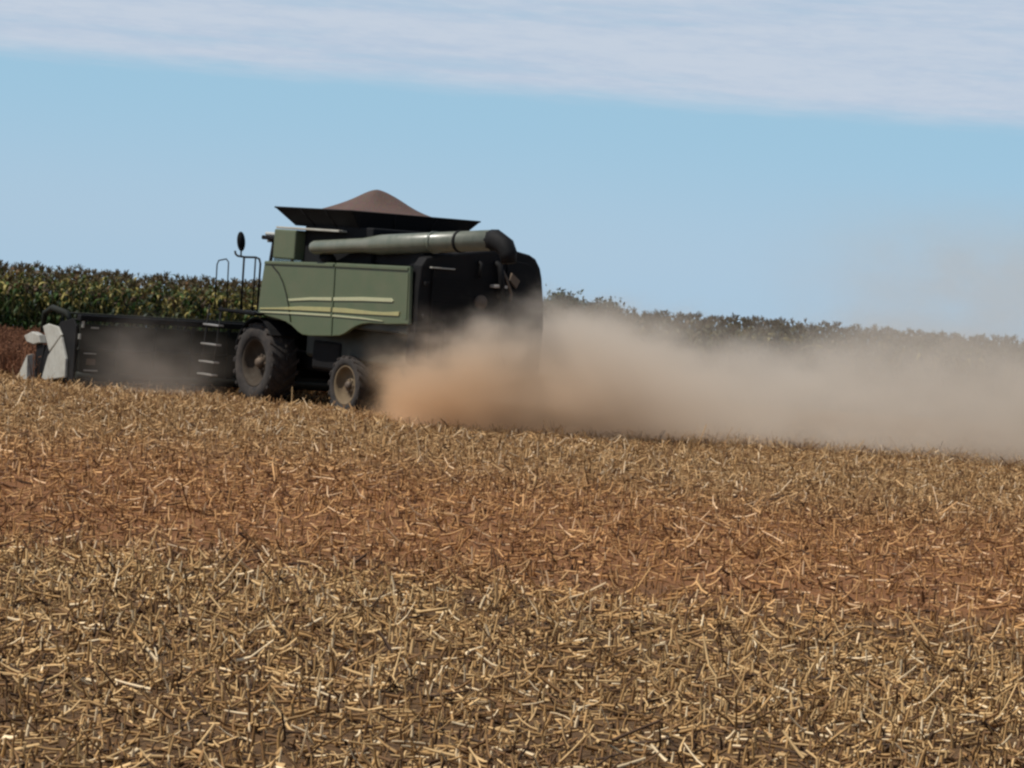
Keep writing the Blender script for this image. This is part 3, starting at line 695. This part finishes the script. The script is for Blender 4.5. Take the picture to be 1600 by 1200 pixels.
# ------------------------------------------------------------------ maize
GREEN = np.array([[0.022, 0.050, 0.008], [0.040, 0.075, 0.011], [0.010, 0.022, 0.006]])
YEL = np.array([[0.23, 0.185, 0.045], [0.085, 0.050, 0.018], [0.045, 0.026, 0.013], [0.30, 0.25, 0.075], [0.12, 0.062, 0.022], [0.055, 0.070, 0.016], [0.04, 0.055, 0.013]])
def maize_variant(seed):
    rg = np.random.default_rng(seed); V, F_, C = [], [], []
    H = rg.uniform(2.06, 2.16)
    # stalk
    path = [np.array([rg.normal(0, .02) * q, rg.normal(0, .02) * q, H * q / 3]) for q in range(4)]
    base = 0
    for i, p in enumerate(path):
        for k in range(4):
            an = k * math.pi / 2; r_ = 0.016 * (1 - .2 * i)
            V.append(p + [r_ * math.cos(an), r_ * math.sin(an), 0]); C.append(np.array([0.12, 0.13, 0.05]) if i < 2 else np.array([0.17, 0.13, 0.06]))
    for i in range(3):
        for k in range(4): F_.append((i * 4 + k, i * 4 + (k + 1) % 4, i * 4 + 4 + (k + 1) % 4, i * 4 + 4 + k))
    az0 = rg.uniform(0, 6.28)
    for j in range(13):
        zz = 0.25 + (H - 0.3) * j / 12 + rg.normal(0, .04)
        az = az0 + j * math.pi + rg.normal(0, .5)
        L = rg.uniform(0.55, 0.9) * (0.6 if j > 9 else 1); wd = rg.uniform(0.065, 0.115)
        tq = zz / H
        pal = GREEN if rg.random() > (0.12 + 1.35 * max(0, tq - .36)) else YEL
        c_ = pal[rg.integers(len(pal))] * rg.uniform(.7, 1.25)
        droop = rg.uniform(1.1, 2.0); ang = rg.uniform(0.75, 1.25) if j < 10 else rg.uniform(0.1, 0.6); p = np.array([0, 0, zz]); dr = np.array([math.cos(az), math.sin(az)])
        sd = np.array([-math.sin(az), math.cos(az), 0]); S = 6; st = len(V)
        tw = rg.normal(0, .5)
        for s in range(S + 1):
            q = s / S; wq = wd * (0.55 + 0.9 * q if q < .4 else 0.91 * (1 - (q - .4) / .6) ** .7) + .004
            sdt = sd * math.cos(tw * q) + np.array([0, 0, 1]) * math.sin(tw * q)
            V.append(p + sdt * wq / 2); V.append(p - sdt * wq / 2); C.append(c_); C.append(c_)
            p = p + np.array([dr[0] * math.cos(ang), dr[1] * math.cos(ang), math.sin(ang)]) * L / S
            ang -= droop * (0.25 + q * .75)
        for s in range(S): F_.append((st + 2 * s, st + 2 * s + 1, st + 2 * s + 3, st + 2 * s + 2))
    # dry tassel
    for j in range(12):
        az = rg.uniform(0, 6.28); el = rg.uniform(.85, 1.5) if j else 1.55
        d = np.array([math.cos(az) * math.cos(el), math.sin(az) * math.cos(el), math.sin(el)]); L = rg.uniform(.14, .26)
        sd = np.cross(d, rg.normal(size=3)); sd /= np.linalg.norm(sd); st = len(V)
        for s in range(3):
            q = s / 2; p = np.array([0, 0, H - .02]) + d * L * q - np.array([0, 0, .07 * q * q])
            V.append(p + sd * .012); V.append(p - sd * .012); C.append(np.array([0.105, 0.074, 0.034])); C.append(C[-1])
        for s in range(2): F_.append((st + 2 * s, st + 2 * s + 1, st + 2 * s + 3, st + 2 * s + 2))
    # ear in its husk
    st = len(V); ez = rg.uniform(.85, 1.05); az = az0 + 1.5
    for i, r_ in enumerate((.018, .035, .03, .008)):
        for k in range(5):
            an = k * 6.283 / 5; V.append(np.array([math.cos(az) * (.03 + .03 * i) + r_ * math.cos(an), math.sin(az) * (.03 + .03 * i) + r_ * math.sin(an), ez + .075 * i])); C.append(np.array([0.16, 0.15, 0.05]))
    for i in range(3):
        for k in range(5): F_.append((st + i * 5 + k, st + i * 5 + (k + 1) % 5, st + i * 5 + 5 + (k + 1) % 5, st + i * 5 + 5 + k))
    return np.array(V), np.array(F_), np.array(C)
variants = [maize_variant(100 + i) for i in range(8)]

MG = 'maize plants along the front of the standing maize'
ML = 'maize plant with drying yellow leaves along the front edge of the field'
protos = []
spots = []
def zone(x0, x1, rows):
    for r_ in range(rows):
        y_ = 79.6 + r_ * 0.75; n_ = int((x1 - x0) / 0.185)
        for i in range(n_): spots.append((x0 + (i + rnd.uniform(.2, .8)) * (x1 - x0) / n_, y_ + rnd.uniform(-.08, .08)))
zone(-16.0, -5.6, 3); zone(1.0, 15.2, 1)
rnd.shuffle(spots); spots = spots[:298]
pm = []
for i, (v_, f_, c_) in enumerate(variants):
    x_, y_ = spots[i]
    o = np_mesh('maize_plant', v_, f_, M['leaf'], c_); pm.append(o)
# drier, browner plants stand at the right end of the field
dry = []
for v_, f_, c_ in variants[:4]:
    o = np_mesh('maize_plant', v_, f_, M['leaf'], c_ * 0.45 + np.array([0.050, 0.038, 0.022])); dry.append(o)
for i, (x_, y_) in enumerate(spots):
    if i < len(pm): o = pm[i]
    elif x_ > 0: o = dry[i % len(dry)].copy()
    else: o = pm[i % len(pm)].copy()
    if i >= len(pm): col.objects.link(o)
    s_ = rnd.uniform(.93, 1.08)
    o.location = (x_, y_, float(ground_z(x_, y_)) - .02); o.rotation_euler = (rnd.gauss(0, .04), rnd.gauss(0, .04), rnd.uniform(0, 6.28)); o.scale = (s_, s_, s_)
    tag(o, ML, 'maize plant', MG)
for o in dry: bpy.data.objects.remove(o)
# the crop behind: one mass
V, Fc, C = [], [], []; off = 0
def put(x_, y_):
    global off
    v_, f_, c_ = variants[rnd.randrange(8)]
    a_ = rnd.uniform(0, 6.28); s_ = rnd.uniform(.92, 1.08)
    q = np.empty_like(v_); q[:, 0] = (v_[:, 0] * math.cos(a_) - v_[:, 1] * math.sin(a_)) * s_ + x_
    q[:, 1] = (v_[:, 0] * math.sin(a_) + v_[:, 1] * math.cos(a_)) * s_ + y_; q[:, 2] = v_[:, 2] * s_ + float(ground_z(x_, y_)) - .02
    V.append(q); Fc.append(f_ + off); C.append((c_ * 0.45 + np.array([0.050, 0.038, 0.022]) if x_ > 0 else c_) * rnd.uniform(.8, 1.15)); off += len(v_)
for r_ in range(14):
    y_ = 79.6 + r_ * 0.75
    x_ = -20.0
    while x_ < 20:
        inz = (r_ < 3 and -16.0 < x_ < -5.6) or (r_ < 1 and 1.0 < x_ < 15.2)
        if not inz: put(x_ + rnd.uniform(-.04, .04), y_ + rnd.uniform(-.08, .08))
        x_ += 0.20 if r_ < 8 else 0.3
o = np_mesh('maize_field', np.concatenate(V), np.concatenate(Fc), M['leaf'], np.concatenate(C))
tag(o, 'standing maize filling the field behind its front rows', 'maize field', kind='stuff')

# ------------------------------------------------------------------ shrubs behind the maize
def shrub(name, x_, y_, h_, wd, label, seed):
    rg = np.random.default_rng(seed); g0 = float(ground_z(x_, y_))
    root = empty(name, (x_, y_, g0))
    tag(root, label, 'shrub')
    tm = MB().tube([(0, 0, -.05), (.05, 0, h_ * .35), (0, .05, h_ * .7)], [.09, .07, .03], 7)
    for j in range(6):
        a_ = rg.uniform(0, 6.28); tm.tube([(0.03, 0, h_ * .3), (wd * .5 * math.cos(a_), .5 * math.sin(a_), h_ * rg.uniform(.6, .9))], [.04, .012], 5)
    tm.build('trunk', M['bark'], root)
    n_ = 5200
    cl = rg.normal(size=(22, 3)) * [wd * .36, .35, h_ * .17] + [0, 0, h_ * .66]
    cl[:, 2] = np.minimum(cl[:, 2], h_ * .86)
    p = cl[rg.integers(22, size=n_)] + rg.normal(size=(n_, 3)) * [.20, .2, .12]
    p[:, 2] = np.minimum(p[:, 2], h_ + rg.normal(0, .03, n_))
    u = rg.normal(size=(n_, 3)); u /= np.linalg.norm(u, axis=1, keepdims=True)
    v = np.cross(u, rg.normal(size=(n_, 3))); v /= np.linalg.norm(v, axis=1, keepdims=True)
    sz = rg.uniform(.04, .085, (n_, 1))
    q = np.stack([p - u * sz, p - v * sz * .5, p + u * sz, p + v * sz * .5], 1).reshape(-1, 3)
    c_ = np.repeat(np.array([0.045, 0.055, 0.030]) * rg.uniform(.6, 1.5, (n_, 1)), 4, 0)
    np_mesh('crown', q, np.arange(n_ * 4).reshape(-1, 4), M['foliage'], c_, parent=root)
shrub('shrub', 1.45, 85.4, 2.95, 1.1, 'taller dark shrub above the maize, just right of the harvester rear', 5)
shrub('shrub', 2.65, 85.8, 2.70, 0.9, 'lower dark shrub above the maize, right of the taller shrub', 6)

# ------------------------------------------------------------------ dust in the air
def dust_box(name, lo, hi, label):
    o = MB().box(lo[0], hi[0], lo[1], hi[1], lo[2], hi[2]).build(name, None)
    o.data.materials.clear()
    return tag(o, label, 'dust', kind='stuff')
def dust_mat(name):
    m = bpy.data.materials.new(name); m.use_nodes = True; m.node_tree.nodes.clear()
    nt = NT(m.node_tree)
    t = nt.n('ShaderNodeTexCoord').outputs['Object']
    sp = nt.n('ShaderNodeSeparateXYZ'); nt.l(t, sp.inputs[0])
    pv = nt.n('ShaderNodeVolumePrincipled'); pv.inputs['Anisotropy'].default_value = 0.25
    o = nt.n('ShaderNodeOutputMaterial'); nt.l(pv.outputs[0], o.inputs['Volume'])
    return m, nt, t, sp.outputs, pv
o = dust_box('dust_plume', (-4.2, 57.0, -0.3), (20, 73.5, 6.5), 'tan dust plume trailing from the harvester rear across the field')
m, nt, t, (px, py, pz), pv = dust_mat('dust')
n_big = nt.noise(nt.mapping(t, (0.30, 0.35, 0.62)), 1.0, 2, 0.5)
n_mid = nt.noise(nt.mapping(t, (0.9, 0.9, 1.3), (5, 2, 1)), 1.0, 3, 0.6)
n_fine = nt.noise(nt.mapping(t, (2.2, 2.2, 2.8), (1, 8, 3)), 1.0, 3, 0.65)
nn = nt.m('ADD', nt.m('ADD', nt.m('MULTIPLY', n_big, 0.52), nt.m('MULTIPLY', n_mid, 0.33)), nt.m('MULTIPLY', n_fine, 0.15))
u = nt.m('SUBTRACT', px, -3.35)
zz = nt.m('SUBTRACT', pz, nt.m('MULTIPLY', nt.m('SUBTRACT', nn, 0.5), 4.2))
Htop = nt.m('ADD', 1.75, nt.smooth(u, 0.5, 5.0, 0.0, 0.75))
start = nt.smooth(nt.m('ADD', u, nt.m('MULTIPLY', nt.m('SUBTRACT', n_mid, .5), 1.2)), 0.0, 1.3)
vert = nt.smooth(nt.m('DIVIDE', zz, Htop), 0.15, 1.2, 1.0, 0.0)
yfr = nt.m('SUBTRACT', nt.m('ADD', py, nt.smooth(pz, 0.2, 0.9, 0.0, 0.6)), nt.m('ADD', nt.smooth(u, 4.0, 10.0, 58.3, 59.7), nt.smooth(u, 0.0, 1.6, 1.8, 0.0)))
dep = nt.m('MULTIPLY', nt.smooth(yfr, 0.0, 1.5), nt.smooth(py, 68.0, 72.5, 1, 0))
core = nt.m('MULTIPLY', nt.smooth(u, 0.3, 1.2), nt.smooth(u, 2.0, 7.5, 1, 0))
dens = nt.m('MULTIPLY', nt.m('MULTIPLY', start, vert), dep)
dens = nt.m('MULTIPLY', dens, nt.smooth(nn, 0.38, 0.59, 0.08, 1.5))
dens = nt.m('MULTIPLY', dens, nt.m('ADD', nt.smooth(u, 3, 14, 0.62, 0.29), nt.m('MULTIPLY', core, 1.5)))
# thin veil drifting high on the right
veil = nt.m('MULTIPLY', nt.m('MULTIPLY', nt.smooth(u, 8, 15), nt.smooth(pz, 3.6, 6.4, 1, 0)), nt.m('MULTIPLY', dep, nt.smooth(n_mid, .32, .62, 0.01, 0.10)))
dens = nt.m('ADD', dens, veil)
nt.l(dens, pv.inputs['Density'])
src = nt.m('MULTIPLY', nt.smooth(u, 0.5, 10, 1, 0), nt.smooth(pz, 0.3, 2.8, 1, 0.15))
nt.l(nt.mix(src, (0.80, 0.735, 0.645), (0.83, 0.61, 0.405)), pv.inputs['Color'])
o.data.materials.append(m)

o = dust_box('dust_puff', (-11.2, 62.0, -0.3), (-5.6, 67.0, 3.0), 'faint grey dust puff drifting behind the wide header')
m, nt, t, (px, py, pz), pv = dust_mat('thin_dust')
nn = nt.noise(nt.mapping(t, (0.7, 0.7, 1.0), (4, 1, 6)), 1.0, 3, 0.55)
ex_ = nt.m('DIVIDE', nt.m('SUBTRACT', px, -8.2), 2.7); ey_ = nt.m('DIVIDE', nt.m('SUBTRACT', py, 64.5), 2.3); ez_ = nt.m('DIVIDE', nt.m('SUBTRACT', pz, 0.55), 1.75)
rr2 = nt.m('SQRT', nt.m('ADD', nt.m('ADD', nt.m('MULTIPLY', ex_, ex_), nt.m('MULTIPLY', ey_, ey_)), nt.m('MULTIPLY', ez_, ez_)))
d_ = nt.smooth(nt.m('ADD', rr2, nt.m('MULTIPLY', nt.m('SUBTRACT', nn, .5), 1.3)), 0.0, 1.0, 1.0, 0.0)
d_ = nt.m('MULTIPLY', nt.m('MULTIPLY', d_, d_), 0.24)
nt.l(d_, pv.inputs['Density']); pv.inputs['Color'].default_value = (0.72, 0.64, 0.55, 1)
o.data.materials.append(m)
